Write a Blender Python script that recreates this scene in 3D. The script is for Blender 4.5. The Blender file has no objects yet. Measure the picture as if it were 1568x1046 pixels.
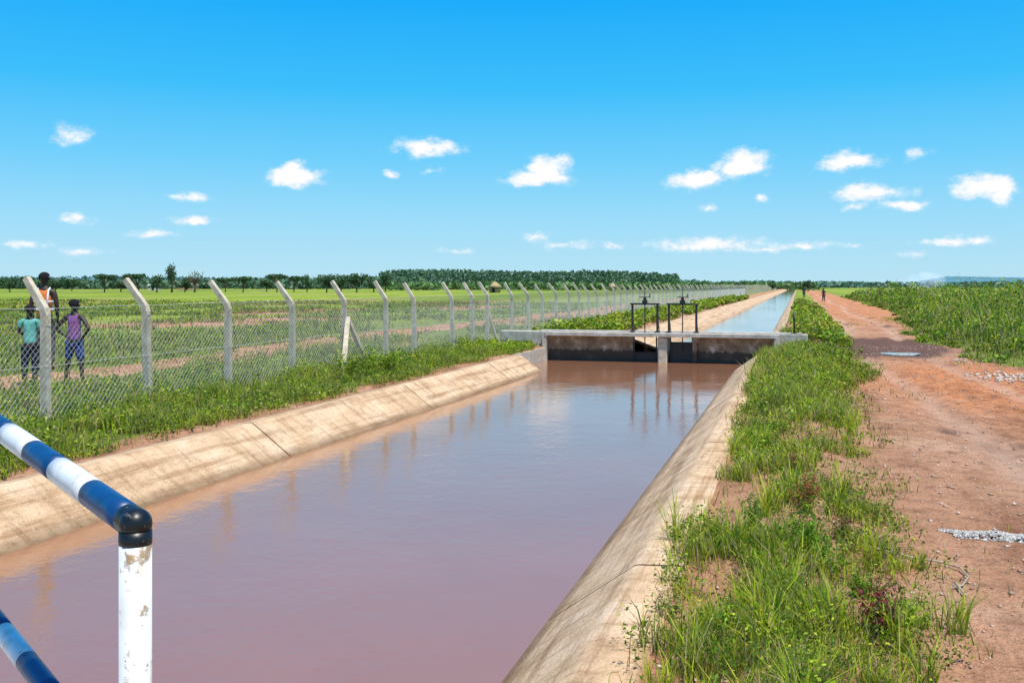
import bpy, math, random
import numpy as np
from mathutils import Vector, Matrix
rng=np.random.default_rng(7); random.seed(7)
TH=math.radians(16.03); S,C=math.sin(TH),math.cos(TH); FP=1524.0; EYE=1.7
def surv(col,d):
    """plan position of a thing seen in photo column col at distance d"""
    r=(col-784)/FP*d
    return (C*r-S*d, S*r+C*d)
def surv_ground(col,row,z=0.0):
    d=FP*(EYE-z)/(row-437.0); return surv(col,d)
# ---------- noise ----------
def _h(i,j,s):
    n=(i*374761393+j*668265263+s*1442695041)&0xffffffff
    n=((n^(n>>13))*1274126177)&0xffffffff
    return ((n^(n>>16))&0xffff)/65535.0
def vn(x,y,s=0):
    x=np.asarray(x,float);y=np.asarray(y,float)
    i=np.floor(x).astype(np.int64);j=np.floor(y).astype(np.int64)
    fx=x-i;fy=y-j;fx=fx*fx*(3-2*fx);fy=fy*fy*(3-2*fy)
    a=_h(i,j,s);b=_h(i+1,j,s);c=_h(i,j+1,s);d=_h(i+1,j+1,s)
    return (a*(1-fx)+b*fx)*(1-fy)+(c*(1-fx)+d*fx)*fy
def fbm(x,y,s=0,o=3):
    t=0;a=.5;n=0
    for k in range(o):
        t=t+a*vn(np.asarray(x)*2**k,np.asarray(y)*2**k,s+k*17);n+=a;a*=.5
    return t/n
def sm(a,b,x):
    t=np.clip((x-a)/(b-a),0,1);return t*t*(3-2*t)
# ---------- mesh builder ----------
class MB:
    def __init__(s): s.v=[];s.f=[];s.m=[];s.n=0;s.smooth=[]
    def add(s,vs,fs,m=0,smooth=False):
        b=s.n
        s.v.extend([tuple(map(float,p)) for p in vs]);s.n+=len(vs)
        for f in fs:
            s.f.append(tuple(b+i for i in f));s.m.append(m);s.smooth.append(smooth)
    def box(s,lo,hi,m=0,bev=0.0):
        x0,y0,z0=lo;x1,y1,z1=hi
        if bev<=0:
            vs=[(x0,y0,z0),(x1,y0,z0),(x1,y1,z0),(x0,y1,z0),(x0,y0,z1),(x1,y0,z1),(x1,y1,z1),(x0,y1,z1)]
            s.add(vs,[(0,3,2,1),(4,5,6,7),(0,1,5,4),(1,2,6,5),(2,3,7,6),(3,0,4,7)],m)
        else:
            b=bev
            def ring(z,i): return [(x0+i,y0+i+b,z),(x0+i+b,y0+i,z),(x1-i-b,y0+i,z),(x1-i,y0+i+b,z),(x1-i,y1-i-b,z),(x1-i-b,y1-i,z),(x0+i+b,y1-i,z),(x0+i,y1-i-b,z)]
            R=[ring(z0,b),ring(z0+b,0),ring(z1-b,0),ring(z1,b)]
            vs=sum(R,[]);fs=[tuple(range(7,-1,-1)),tuple(range(24,32))]
            for k in range(3):
                for i in range(8):
                    j=(i+1)%8;fs.append((k*8+i,k*8+j,k*8+8+j,k*8+8+i))
            s.add(vs,fs,m)
    def tube(s,pts,rad,n=8,m=0,cap=True,smooth=True,phase=0.0):
        pts=[Vector(p) for p in pts];k=len(pts)
        if not hasattr(rad,'__len__'): rad=[rad]*k
        t0=(pts[1]-pts[0]).normalized()
        up=Vector((0,0,1)) if abs(t0.z)<.9 else Vector((0,1,0))
        a=t0.cross(up).normalized()
        vs=[]
        for i,p in enumerate(pts):
            if i==0:t=pts[1]-pts[0]
            elif i==k-1:t=pts[-1]-pts[-2]
            else:t=(pts[i+1]-pts[i]).normalized()+(pts[i]-pts[i-1]).normalized()
            t.normalize();a=(a-t*a.dot(t)).normalized();b=t.cross(a)
            for q in range(n):
                an=2*math.pi*q/n+phase
                vs.append(p+(a*math.cos(an)+b*math.sin(an))*rad[i])
        fs=[(i*n+q,i*n+(q+1)%n,(i+1)*n+(q+1)%n,(i+1)*n+q) for i in range(k-1) for q in range(n)]
        if cap: fs+= [tuple(range(n-1,-1,-1)),tuple(range((k-1)*n,k*n))]
        s.add(vs,fs,m,smooth)
    def ball(s,c,r,m=0,nu=12,nv=8):
        if not hasattr(r,'__len__'): r=(r,r,r)
        vs=[];fs=[]
        for j in range(nv+1):
            ph=math.pi*j/nv
            for i in range(nu):
                th=2*math.pi*i/nu
                vs.append((c[0]+r[0]*math.sin(ph)*math.cos(th),c[1]+r[1]*math.sin(ph)*math.sin(th),c[2]+r[2]*math.cos(ph)))
        for j in range(nv):
            for i in range(nu):
                fs.append((j*nu+i,(j+1)*nu+i,(j+1)*nu+(i+1)%nu,j*nu+(i+1)%nu))
        s.add(vs,fs,m,True)
    def obj(s,name,mats,parent=None):
        me=bpy.data.meshes.new(name);me.from_pydata(s.v,[],s.f)
        for m in mats: me.materials.append(m)
        me.polygons.foreach_set('material_index',s.m);me.polygons.foreach_set('use_smooth',s.smooth)
        me.update()
        o=bpy.data.objects.new(name,me);bpy.context.scene.collection.objects.link(o)
        if parent:o.parent=parent
        return o
def empty(name,loc=(0,0,0)):
    o=bpy.data.objects.new(name,None);o.location=loc;o.empty_display_size=.2
    bpy.context.scene.collection.objects.link(o);return o
def npmesh(name,V,quads=None,tris=None,col=None,mats=(),parent=None,smooth=False):
    me=bpy.data.meshes.new(name)
    nq=0 if quads is None else len(quads);nt=0 if tris is None else len(tris)
    me.vertices.add(len(V));me.vertices.foreach_set('co',np.asarray(V,np.float32).ravel())
    L=[];st=[]
    if nq: L.append(np.asarray(quads).ravel());st.append(np.arange(nq)*4)
    if nt: L.append(np.asarray(tris).ravel());st.append(nq*4+np.arange(nt)*3)
    L=np.concatenate(L).astype(np.int32);st=np.concatenate(st).astype(np.int32)
    me.loops.add(len(L));me.loops.foreach_set('vertex_index',L)
    me.polygons.add(nq+nt);me.polygons.foreach_set('loop_start',st)
    if smooth: me.polygons.foreach_set('use_smooth',np.ones(nq+nt,bool))
    me.update(calc_edges=True);me.validate()
    if col is not None:
        a=me.attributes.new('Col','FLOAT_COLOR','POINT')
        c=np.ones((len(V),4),np.float32);c[:,:3]=col;a.data.foreach_set('color',c.ravel())
    for m in mats: me.materials.append(m)
    o=bpy.data.objects.new(name,me);bpy.context.scene.collection.objects.link(o)
    if parent:o.parent=parent
    return o
# ---------- materials ----------
def newmat(name):
    m=bpy.data.materials.new(name);m.use_nodes=True;nt=m.node_tree
    return m,nt,nt.nodes['Principled BSDF']
def N(nt,t,**k):
    n=nt.nodes.new(t)
    for a,b in k.items(): setattr(n,a,b)
    return n
def ramp(nt,stops,src):
    r=nt.nodes.new('ShaderNodeValToRGB');e=r.color_ramp.elements
    while len(e)<len(stops): e.new(.5)
    for q,(p,c) in zip(e,stops): q.position=p;q.color=(*c,1) if len(c)==3 else c
    nt.links.new(src,r.inputs[0]);return r
def mix(nt,f,a,b,blend='MIX'):
    n=nt.nodes.new('ShaderNodeMix');n.data_type='RGBA';n.blend_type=blend
    for s,v in ((n.inputs[0],f),(n.inputs[6],a),(n.inputs[7],b)):
        if isinstance(v,bpy.types.NodeSocket): nt.links.new(v,s)
        elif isinstance(v,(int,float)): s.default_value=v
        else: s.default_value=(*v,1)
    return n.outputs[2]
def noise(nt,scale,detail=4,rough=.55,scl=None):
    n=N(nt,'ShaderNodeTexNoise');n.inputs['Scale'].default_value=scale;n.inputs['Detail'].default_value=detail;n.inputs['Roughness'].default_value=rough
    g=N(nt,'ShaderNodeNewGeometry');src=g.outputs['Position']
    if scl:
        mp=N(nt,'ShaderNodeMapping');mp.inputs['Scale'].default_value=scl;nt.links.new(src,mp.inputs[0]);src=mp.outputs[0]
    nt.links.new(src,n.inputs['Vector']);return n.outputs['Fac']
def bump(nt,b,h,strength,dist):
    n=N(nt,'ShaderNodeBump');n.inputs['Strength'].default_value=strength;n.inputs['Distance'].default_value=dist
    nt.links.new(h,n.inputs['Height']);nt.links.new(n.outputs[0],b.inputs['Normal'])
def math_(nt,op,a,b=None,c=None,clamp=False):
    n=nt.nodes.new('ShaderNodeMath');n.operation=op;n.use_clamp=clamp
    for i,v in enumerate((a,b,c)):
        if v is None: continue
        if isinstance(v,bpy.types.NodeSocket): nt.links.new(v,n.inputs[i])
        else: n.inputs[i].default_value=v
    return n.outputs[0]
def simple(name,c1,c2,scale=8,rough=.8,bs=.3,bd=.01,spec=.3,detail=5,metal=0):
    m,nt,b=newmat(name);f=noise(nt,scale,detail,.6)
    r=ramp(nt,[(.3,c1),(.7,c2)],f);nt.links.new(r.outputs[0],b.inputs['Base Color'])
    b.inputs['Roughness'].default_value=rough;b.inputs['Specular IOR Level'].default_value=spec;b.inputs['Metallic'].default_value=metal
    if bs: bump(nt,b,f,bs,bd)
    return m
def foliage(name,trans=.35,gain=1.0):
    m,nt,b=newmat(name);a=N(nt,'ShaderNodeAttribute',attribute_name='Col')
    f=noise(nt,1.3,3);col=mix(nt,.6,a.outputs['Color'],ramp(nt,[(.3,(.55*gain,.65*gain,.5*gain)),(.7,(1.4*gain,1.2*gain,1.1*gain))],f).outputs[0],'MULTIPLY')
    nt.links.new(col,b.inputs['Base Color']);b.inputs['Roughness'].default_value=.6;b.inputs['Specular IOR Level'].default_value=.2
    t=N(nt,'ShaderNodeBsdfTranslucent');nt.links.new(col,t.inputs[0])
    mx=N(nt,'ShaderNodeMixShader');mx.inputs[0].default_value=trans
    nt.links.new(b.outputs[0],mx.inputs[1]);nt.links.new(t.outputs[0],mx.inputs[2]);nt.links.new(mx.outputs[0],nt.nodes['Material Output'].inputs[0])
    return m
M_fol=foliage('leaf_and_grass');M_far=foliage('distant_foliage',.15)
M_bark=simple('bark',(.09,.065,.045),(.2,.15,.1),4)
# concrete for the canal lining: sun bleached, silt stained near the waterline
def lining_mat():
    m,nt,b=newmat('canal_lining_concrete')
    f1=noise(nt,1.6,7,.7);f2=noise(nt,7,6,.7,scl=(1,.35,1));f3=noise(nt,70,4,.75);f4=noise(nt,2.2,5,.75,scl=(4,.12,4));f5=noise(nt,14,5,.7);f6=noise(nt,3.0,5,.7,scl=(.35,2.6,.35))
    c=ramp(nt,[(.28,(.54,.34,.19)),(.5,(.72,.49,.29)),(.72,(.82,.62,.42))],f1).outputs[0]
    c=mix(nt,.65,c,ramp(nt,[(.3,(.55,.47,.4)),(.5,(1,1,1)),(.75,(1.12,1.1,1.08))],f2).outputs[0],'MULTIPLY')
    c=mix(nt,.8,c,ramp(nt,[(.36,(.55,.45,.36)),(.5,(1,1,1)),(.7,(1.08,1.08,1.08))],f4).outputs[0],'MULTIPLY')
    c=mix(nt,.65,c,ramp(nt,[(.34,(.55,.47,.4)),(.48,(1,1,1))],f6).outputs[0],'MULTIPLY')
    c=mix(nt,.7,c,ramp(nt,[(.3,(.5,.46,.42)),(.5,(1,1,1)),(.7,(1.2,1.2,1.2))],f3).outputs[0],'MULTIPLY')
    sp=ramp(nt,[(.60,(0,0,0)),(.64,(1,1,1))],f5).outputs[0]
    c=mix(nt,math_(nt,'MULTIPLY',sp,.5),c,(.32,.20,.11))
    sp2=ramp(nt,[(.31,(1,1,1)),(.36,(0,0,0))],f5).outputs[0]
    c=mix(nt,math_(nt,'MULTIPLY',sp2,.5),c,(.85,.74,.60))
    a=N(nt,'ShaderNodeAttribute',attribute_name='wet')
    w=math_(nt,'ADD',a.outputs['Fac'],math_(nt,'MULTIPLY',math_(nt,'SUBTRACT',f2,.5),.7))
    wr=ramp(nt,[(.42,(0,0,0)),(.8,(1,1,1))],w)
    c=mix(nt,math_(nt,'MULTIPLY',wr.outputs[0],.85),c,(.20,.115,.055))
    nt.links.new(c,b.inputs['Base Color']);b.inputs['Roughness'].default_value=.85;b.inputs['Specular IOR Level'].default_value=.2
    bump(nt,b,math_(nt,'ADD',f2,math_(nt,'ADD',math_(nt,'MULTIPLY',f3,.5),f5)),.9,.014);return m
M_lin=lining_mat()
M_conc=simple('gate_concrete',(.38,.33,.26),(.66,.60,.51),6,.85,.4,.01)
def stained():
    m,nt,b=newmat('stained_concrete');f=noise(nt,3,6,.7);f2=noise(nt,14,4,.6,scl=(1,1,.4))
    c=ramp(nt,[(.3,(.14,.09,.05)),(.5,(.27,.19,.115)),(.6,(.40,.31,.21)),(.66,(.6,.54,.46))],f).outputs[0]
    g=N(nt,'ShaderNodeNewGeometry');sp=N(nt,'ShaderNodeSeparateXYZ');nt.links.new(g.outputs['Position'],sp.inputs[0])
    z=math_(nt,'ADD',sp.outputs[2],math_(nt,'MULTIPLY',math_(nt,'SUBTRACT',f2,.5),.25))
    r=ramp(nt,[(.0,(1,1,1)),(.05,(0,0,0))],math_(nt,'ADD',z,.10))
    c=mix(nt,math_(nt,'MULTIPLY',r.outputs[0],.85),c,(.030,.024,.018))
    nt.links.new(c,b.inputs['Base Color']);b.inputs['Roughness'].default_value=.75;bump(nt,b,f2,.4,.01);return m
M_stain=stained()
M_post=simple('post_concrete',(.44,.36,.25),(.74,.64,.48),10,.85,.4,.006)
M_wire=simple('galvanised_wire',(.55,.55,.52),(.75,.75,.72),30,.5,0,spec=.5)
M_steel=simple('dark_gate_steel',(.012,.014,.016),(.04,.035,.03),20,.5,.2,.003,.5)
def paint(name,c,chip,lo=.62,hi=.68,scale=22):
    m,nt,b=newmat(name);f=noise(nt,scale,6,.65);f2=noise(nt,7,4,.6);f3=noise(nt,26,5,.7,scl=(1,1,.12))
    k=ramp(nt,[(lo,(0,0,0)),(hi,(1,1,1))],f).outputs[0]
    base=mix(nt,.7,c,ramp(nt,[(.3,(.66,.60,.5)),(.5,(1.02,1.02,1.02))],f2).outputs[0],'MULTIPLY')
    base=mix(nt,.6,base,ramp(nt,[(.32,(.66,.52,.36)),(.46,(1,1,1))],f3).outputs[0],'MULTIPLY')
    nt.links.new(mix(nt,k,base,chip),b.inputs['Base Color'])
    b.inputs['Roughness'].default_value=.38;b.inputs['Specular IOR Level'].default_value=.5;bump(nt,b,math_(nt,'ADD',k,math_(nt,'MULTIPLY',f2,.5)),.6,.003);return m
M_white=paint('chipped_white_paint',(.78,.77,.74),(.34,.22,.11),.55,.61,18)
M_white2=paint('rail_white_paint',(.80,.80,.79),(.5,.42,.32),.68,.72)
M_blue=paint('rail_blue_paint',(.004,.055,.18),(.10,.13,.17),.64,.70)
M_black=paint('rail_black_paint',(.008,.008,.010),(.16,.14,.12),.60,.66,40)
# water
def water_mat(name,base,bs,ior):
    m,nt,b=newmat(name);f=noise(nt,1.5,4,.6,scl=(.8,.8,1));f2=noise(nt,8,4,.65,scl=(1,.7,1));f3=noise(nt,.35,3,.6)
    f4=noise(nt,.22,3,.6,scl=(1,.4,1))
    c=mix(nt,f3,tuple(x*.85 for x in base),tuple(x*1.2 for x in base));nt.links.new(c,b.inputs['Base Color'])
    b.inputs['Roughness'].default_value=.03;b.inputs['IOR'].default_value=ior;b.inputs['Specular IOR Level'].default_value=.5
    calm=ramp(nt,[(.4,(.4,.4,.4)),(.65,(1,1,1))],f4).outputs[0]
    h=math_(nt,'MULTIPLY',math_(nt,'ADD',f,math_(nt,'MULTIPLY',f2,.34)),calm);bump(nt,b,h,bs,.045);return m
M_water=water_mat('silty_water',(.33,.145,.070),.30,2.05)
M_water2=water_mat('upstream_water',(.30,.22,.18),.2,1.6)
# ground
def ground_mat():
    m,nt,b=newmat('ground_soil_and_turf')
    A=lambda n:N(nt,'ShaderNodeAttribute',attribute_name=n).outputs['Fac']
    d=A('dirt');w=A('wet');fa=A('far');og=A('orange');rt=A('rut')
    n1=noise(nt,.5,6,.65);n2=noise(nt,5,7,.7);n3=noise(nt,42,4,.7);nf=noise(nt,.05,7,.66,scl=(1,.4,1));n4=noise(nt,1.6,6,.7,scl=(1,.3,1));n5=noise(nt,.014,6,.6,scl=(1,.3,1))
    green=ramp(nt,[(.3,(.08,.12,.016)),(.5,(.19,.24,.035)),(.68,(.34,.29,.13))],n2).outputs[0]
    farc=ramp(nt,[(.30,(.10,.17,.025)),(.42,(.20,.29,.035)),(.52,(.31,.39,.05)),(.62,(.34,.33,.10)),(.70,(.42,.28,.15))],nf).outputs[0]
    farc=mix(nt,.7,farc,ramp(nt,[(.3,(.45,.5,.4)),(.65,(1.2,1.15,1.1))],noise(nt,.7,7,.72,scl=(1,.5,1))).outputs[0],'MULTIPLY')
    farc=mix(nt,.8,farc,ramp(nt,[(.35,(.6,.68,.6)),(.5,(1,1,1)),(.65,(1.15,1.05,.9))],n5).outputs[0],'MULTIPLY')
    g=mix(nt,fa,green,farc)
    dirt=ramp(nt,[(.3,(.42,.20,.105)),(.5,(.55,.285,.16)),(.7,(.64,.38,.24))],n1).outputs[0]
    dirt=mix(nt,og,dirt,ramp(nt,[(.35,(.58,.205,.075)),(.65,(.72,.31,.14))],n2).outputs[0])
    dirt=mix(nt,.85,dirt,ramp(nt,[(.28,(.45,.4,.36)),(.5,(1,1,1)),(.75,(1.18,1.18,1.18))],n2).outputs[0],'MULTIPLY')
    dirt=mix(nt,.75,dirt,ramp(nt,[(.34,(.55,.47,.42)),(.5,(1,1,1)),(.7,(1.15,1.16,1.18))],n4).outputs[0],'MULTIPLY')
    dirt=mix(nt,.75,dirt,ramp(nt,[(.3,(.45,.42,.4)),(.5,(1,1,1)),(.7,(1.3,1.3,1.3))],n3).outputs[0],'MULTIPLY')
    dirt=mix(nt,math_(nt,'MULTIPLY',rt,math_(nt,'MULTIPLY',n4,1.3),clamp=True),dirt,(.64,.43,.31))
    wn_=math_(nt,'ADD',w,math_(nt,'MULTIPLY',math_(nt,'SUBTRACT',n4,.5),.8))
    wk=ramp(nt,[(.3,(0,0,0)),(.5,(1,1,1))],wn_).outputs[0]
    dirt=mix(nt,math_(nt,'MULTIPLY',wk,.9),dirt,(.14,.075,.06))
    k=math_(nt,'ADD',d,math_(nt,'MULTIPLY',math_(nt,'SUBTRACT',n2,.5),1.3))
    kr=ramp(nt,[(.4,(0,0,0)),(.62,(1,1,1))],k).outputs[0]
    nt.links.new(mix(nt,kr,g,dirt),b.inputs['Base Color'])
    b.inputs['Roughness'].default_value=.95;b.inputs['Specular IOR Level'].default_value=.1
    bump(nt,b,math_(nt,'ADD',n2,math_(nt,'MULTIPLY',n3,.45)),1.0,.06);return m
M_ground=ground_mat()

# ================= terrain =================
def edges_r(y):
    l=.55+.6*sm(12,22,y)+.6*sm(30,75,y)+.35*(fbm(y*.7,y*0+3,5)-.5)*2
    r=4.7-.95*sm(20,26,y)+2.4*sm(30,75,y)+.7*(fbm(y*.35,y*0+8,9)-.5)*2
    return l,r
GATEY=27.0
def cut(x,y):
    z=np.zeros_like(x)
    t=np.minimum(x+6.46,-.96-x)
    a=np.where(t>-.06,-np.maximum(t,0)/1.4-.05,0.0);a=np.maximum(a,-1.1)
    t2l=(x+4.64)/1.08*.4;t2r=(-.5-x)/.44*.3
    bank=.28*np.clip(1-np.maximum(0,-x-6.6)/1.6,0,1)*np.clip(1-np.maximum(0,x-.3)/1.2,0,1)
    far=bank.copy()
    ins=(x>-4.7)&(x<-.44)
    far=np.where(ins,np.maximum(-.6,np.minimum(.3-t2l,.2-t2r)-.06),far)
    k=(y>GATEY+.4)
    z=np.where(k,far,a)
    pool=(y>23.3)&(y<=GATEY+.4)&(x>-6.75)&(x<-.5)
    return np.where(pool,-1.0,z)
def ruts(x,y):
    o=.25*np.sin(y*.17)+.2*(fbm(y*.4,y*0,19)-.5)
    return np.exp(-((x-1.75-o)/.2)**2)+np.exp(-((x-3.2-o)/.2)**2)
def gz(x,y):
    x=np.asarray(x,float);y=np.asarray(y,float)
    z=cut(x,y)
    l,r=edges_r(y)
    road=sm(l-.2,l+.3,x)*(1-sm(r-.3,r+.3,x))
    rough=(fbm(x*1.3,y*1.3,2)-.5)*.11+(fbm(x*5,y*5,4)-.5)*.045
    nearc=((x>-6.75)&(x<-.6))
    amp=np.where(nearc,0,1-.35*road)
    far=np.clip(1-np.hypot(x,y)/150,0,1)
    z=z+rough*amp*far
    z=z+.07*np.exp(-((x-.1)/.35)**2)*(y<26)
    z=z-.045*road*ruts(x,y)
    z=z-.04*np.exp(-(((x-2.5)/.6)**2+((y-26.8)/1.2)**2))
    z=z+.16*np.exp(-(((x+13.2)/.6)**2+((y-14.9)/.6)**2))
    return z
def grow(a,b,s,g):
    o=[a]
    while o[-1]<b: o.append(o[-1]+s);s*=g
    return o
xs=sorted(set([-x for x in grow(9.2,5000,.25,1.09)]+[round(v,3) for v in np.arange(-9.1,5.0,.1)]+[-6.76,-6.74,-.51,-.49]+grow(5.05,5000,.2,1.09)))
ys=sorted(set([-y for y in grow(1,400,.6,1.3)]+list(np.round(np.arange(-.5,30,.14),3))+[GATEY+.41,GATEY+.39]+grow(30.1,7000,.2,1.05)))
X,Y=np.meshgrid(xs,ys);Z=gz(X,Y)
nx,ny=len(xs),len(ys)
V=np.stack([X.ravel(),Y.ravel(),Z.ravel()],1)
I=np.arange(nx*ny).reshape(ny,nx)
Q=np.stack([I[:-1,:-1],I[:-1,1:],I[1:,1:],I[1:,:-1]],-1).reshape(-1,4)
ground=npmesh('ground',V,quads=Q,mats=[M_ground],smooth=True)
xf,yf=X.ravel(),Y.ravel();l,r=edges_r(yf)
w=.18+.012*np.abs(yf)
def leftroad(x,y):
    c=-13.4+.5*np.sin(y*.13)+.6*(fbm(y*.3,y*0,91)-.5);return np.clip(1-np.abs(x-c)/(1.15+.35*sm(20,60,y)),0,1)
dirt=sm(l-w,l+w,xf)*(1-sm(r-w*1.5,r+w*1.5,xf))
rl=sm(0,.35,leftroad(xf,yf))*(.62+.5*fbm(xf*.8,yf*.5,93))
dirt=np.maximum(dirt,rl)
dirt=np.maximum(dirt,.74*((xf>-.75)&(xf<=l)&(yf<40)))
dirt=np.maximum(dirt,.8*((xf>-7.1)&(xf<-6.3)))
dirt=np.maximum(dirt,.75*sm(.46,.62,fbm(xf*.16,yf*.07,31))*(xf<-9)*(1-sm(60,160,np.hypot(xf,yf))*.6))
dirt=np.maximum(dirt,.9*((xf>-6.7)&(xf<-.5)))
wet=np.exp(-(((xf-2.0)/2.0)**2+((yf-29.5)/4.6)**2)**1.5)*1.0+.45*sm(.62,.75,fbm(xf*.9,yf*.45,23))*(xf>0)*(yf>8)
far=np.where(xf<0,sm(15,32,-xf),sm(9,25,xf));far=np.maximum(far,sm(30,60,yf)*(1-dirt))
og=np.exp(-(((xf-3.0)/2.0)**2+((yf-19)/5.5)**2)**2)+.6*sm(35,60,yf)*(xf>0)
for nm,a in (('dirt',dirt),('wet',wet),('far',far),('orange',np.clip(og,0,1)),('rut',ruts(xf,yf)*(xf>0)*.7)):
    at=ground.data.attributes.new(nm,'FLOAT','POINT');at.data.foreach_set('value',a.astype(np.float32))

# ================= canal lining =================
def strip(prof,wetv,y0,y1,Vv,Qq,W,step=.4,jit=.012):
    n=max(1,int(round((y1-y0)/step)));yy=np.linspace(y0,y1,n+1);b=len(Vv)
    k=len(prof)
    for y in yy:
        for (px,pz),wv in zip(prof,wetv):
            j=(float(fbm(np.array(y*2.1),np.array(px*3),8))-.5)*jit
            Vv.append((px+j*2,y,pz+j));W.append(wv)
    for i in range(n):
        for q in range(k-1):
            a=b+i*k+q;Qq.append((a,a+1,a+1+k,a+k))
    for yv,ii in ((y0,0),(y1,n)):
        bb=len(Vv)
        for q in range(k):
            p=Vv[b+ii*k+q];Vv.append((p[0],p[1],p[2]));W.append(.9)
            Vv.append((p[0],p[1],p[2]-.06));W.append(.9)
        for q in range(k-1):
            a=bb+q*2;Qq.append((a,a+2,a+3,a+1))
def lining(name,prof,wetv,joints,step):
    Vv=[];Qq=[];W=[]
    for a,b in zip(joints[:-1],joints[1:]):
        strip(prof,wetv,a+.014,b-.014,Vv,Qq,W,step)
    o=npmesh(name,np.array(Vv),quads=np.array(Qq),mats=[M_lin],smooth=False)
    at=o.data.attributes.new('wet','FLOAT','POINT');at.data.foreach_set('value',np.array(W,np.float32));return o
J=[-3.8]+[1.1+4.9*k for k in range(5)];J[-1]=20.7;J.append(23.3)
def slope(xt,zt,dirx,n=7):
    P=[];W=[]
    for k in range(n+1):
        t=k/n*1.1;P.append((xt+dirx*t,zt-t/1.4));z=zt-t/1.4;W.append(float(np.clip(1-(z+.383)/.13,0,1)))
    return P,W
P,W=slope(-6.46,0,1)
PL=[(-6.66,-.10),(-6.64,.0),(-6.50,.008)]+P;WL=[.3,.05,0]+W
lining('canal_lining',PL,WL,J,.25)
P,W=slope(-.96,0,-1)
PR=(P[::-1])+[(-.93,.01),(-.66,.02),(-.64,-.10)];WR=W[::-1]+[0,.1,.3]
lining('canal_lining',PR,WR,[-3.8,1.1,6.0,10.9,15.8,20.7,25.0],.25)
Jf=[GATEY+.5]+[32+5*k for k in range(40)]+[300,500,900,1600]
for pr,wv in (([(-4.86,.2),(-4.84,.31),(-4.64,.3),(-3.56,-.1),(-3.1,-.27)],[.2,.1,0,.6,1]),([(-1.3,-.34),(-.94,-.1),(-.5,.2),(-.2,.22),(-.18,.1)],[1,.6,0,0,.2])):
    lining('canal_lining',pr,wv,Jf,5)
# ================= water =================
def sheet(name,x0,x1,y0,y1,z,mat,nx=4,nyy=30):
    mb=MB();vs=[(x0+(x1-x0)*i/nx,y0+(y1-y0)*j/nyy,z) for j in range(nyy+1) for i in range(nx+1)]
    fs=[(j*(nx+1)+i,j*(nx+1)+i+1,(j+1)*(nx+1)+i+1,(j+1)*(nx+1)+i) for j in range(nyy) for i in range(nx)]
    mb.add(vs,fs,0,True);return mb.obj(name,[mat])
sheet('canal_water',-6.74,-.52,-8,GATEY+.3,-.383,M_water)
sheet('canal_water',-4.3,-.6,GATEY+.3,1600,-.1,M_water2)
mb=MB();pv=[(2.5+.42*math.cos(a)*(1+.3*math.sin(3*a)),26.8+.7*math.sin(a)*(1+.3*math.cos(2*a)),float(gz(2.5,26.8))+.016) for a in np.linspace(0,6.283,28,endpoint=False)]
mb.add(pv,[tuple(range(28))]);mb.obj('puddle',[M_water2])

# ================= regulator structure =================
reg=empty('canal_regulator')
mb=MB()
mb.box((-8.1,GATEY,-.3),(-6.752,GATEY+.35,.42),0,.015)
mb.box((-6.95,23.35,-1.0),(-6.75,GATEY-.002,-.02),0,.01)
mb.box((-.54,GATEY,-.6),(.24,GATEY+.35,.42),0,.015)
mb.box((-.52,24.9,-1.0),(-.34,GATEY-.002,.0),0,.01)
mb.box((-7.0,GATEY+.02,.422),(.1,GATEY+.6,.44),0)
mb.obj('abutments',[M_conc],reg)
mb=MB();mb.box((-6.75,GATEY-.28,.31),(-.54,GATEY+.6,.418),0,.012)
mb.box((-6.82,GATEY-.26,-.5),(-6.70,GATEY-.01,.415),0,.01)
mb.box((-.60,GATEY-.26,-.5),(-.47,GATEY-.01,.415),0,.01)
mb.obj('deck_slab',[M_conc],reg)
mb=MB()
mb.box((-6.74,GATEY+.05,-1),(-4.33,GATEY+.25,.305),0,.01)
mb.box((-2.70,GATEY+.05,-1),(-.55,GATEY+.25,.305),0,.01)
mb.box((-4.58,GATEY-.15,.16),(-4.30,GATEY+.045,.305),0,.01)
mb.box((-2.73,GATEY-.15,.16),(-2.50,GATEY+.045,.305),0,.01)
mb.box((-2.72,GATEY-.05,-1),(-2.60,GATEY+.045,.155),0,.01)
mb.obj('breast_walls',[M_stain],reg)
mb=MB();mb.box((-3.63,GATEY-.2,-1),(-3.38,GATEY+.6,.305),0,.03);mb.obj('centre_pier',[M_post],reg)
mb=MB()
ring=[(-1.98+.10*math.cos(a),GATEY+.045,.03+.10*math.sin(a)) for a in np.linspace(0,6.283,17)]
mb.tube(ring,.010,6,0);mb.obj('raised_ring_stain',[M_conc],reg)  # raised ring added for the ring-shaped stain on the right panel
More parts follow.
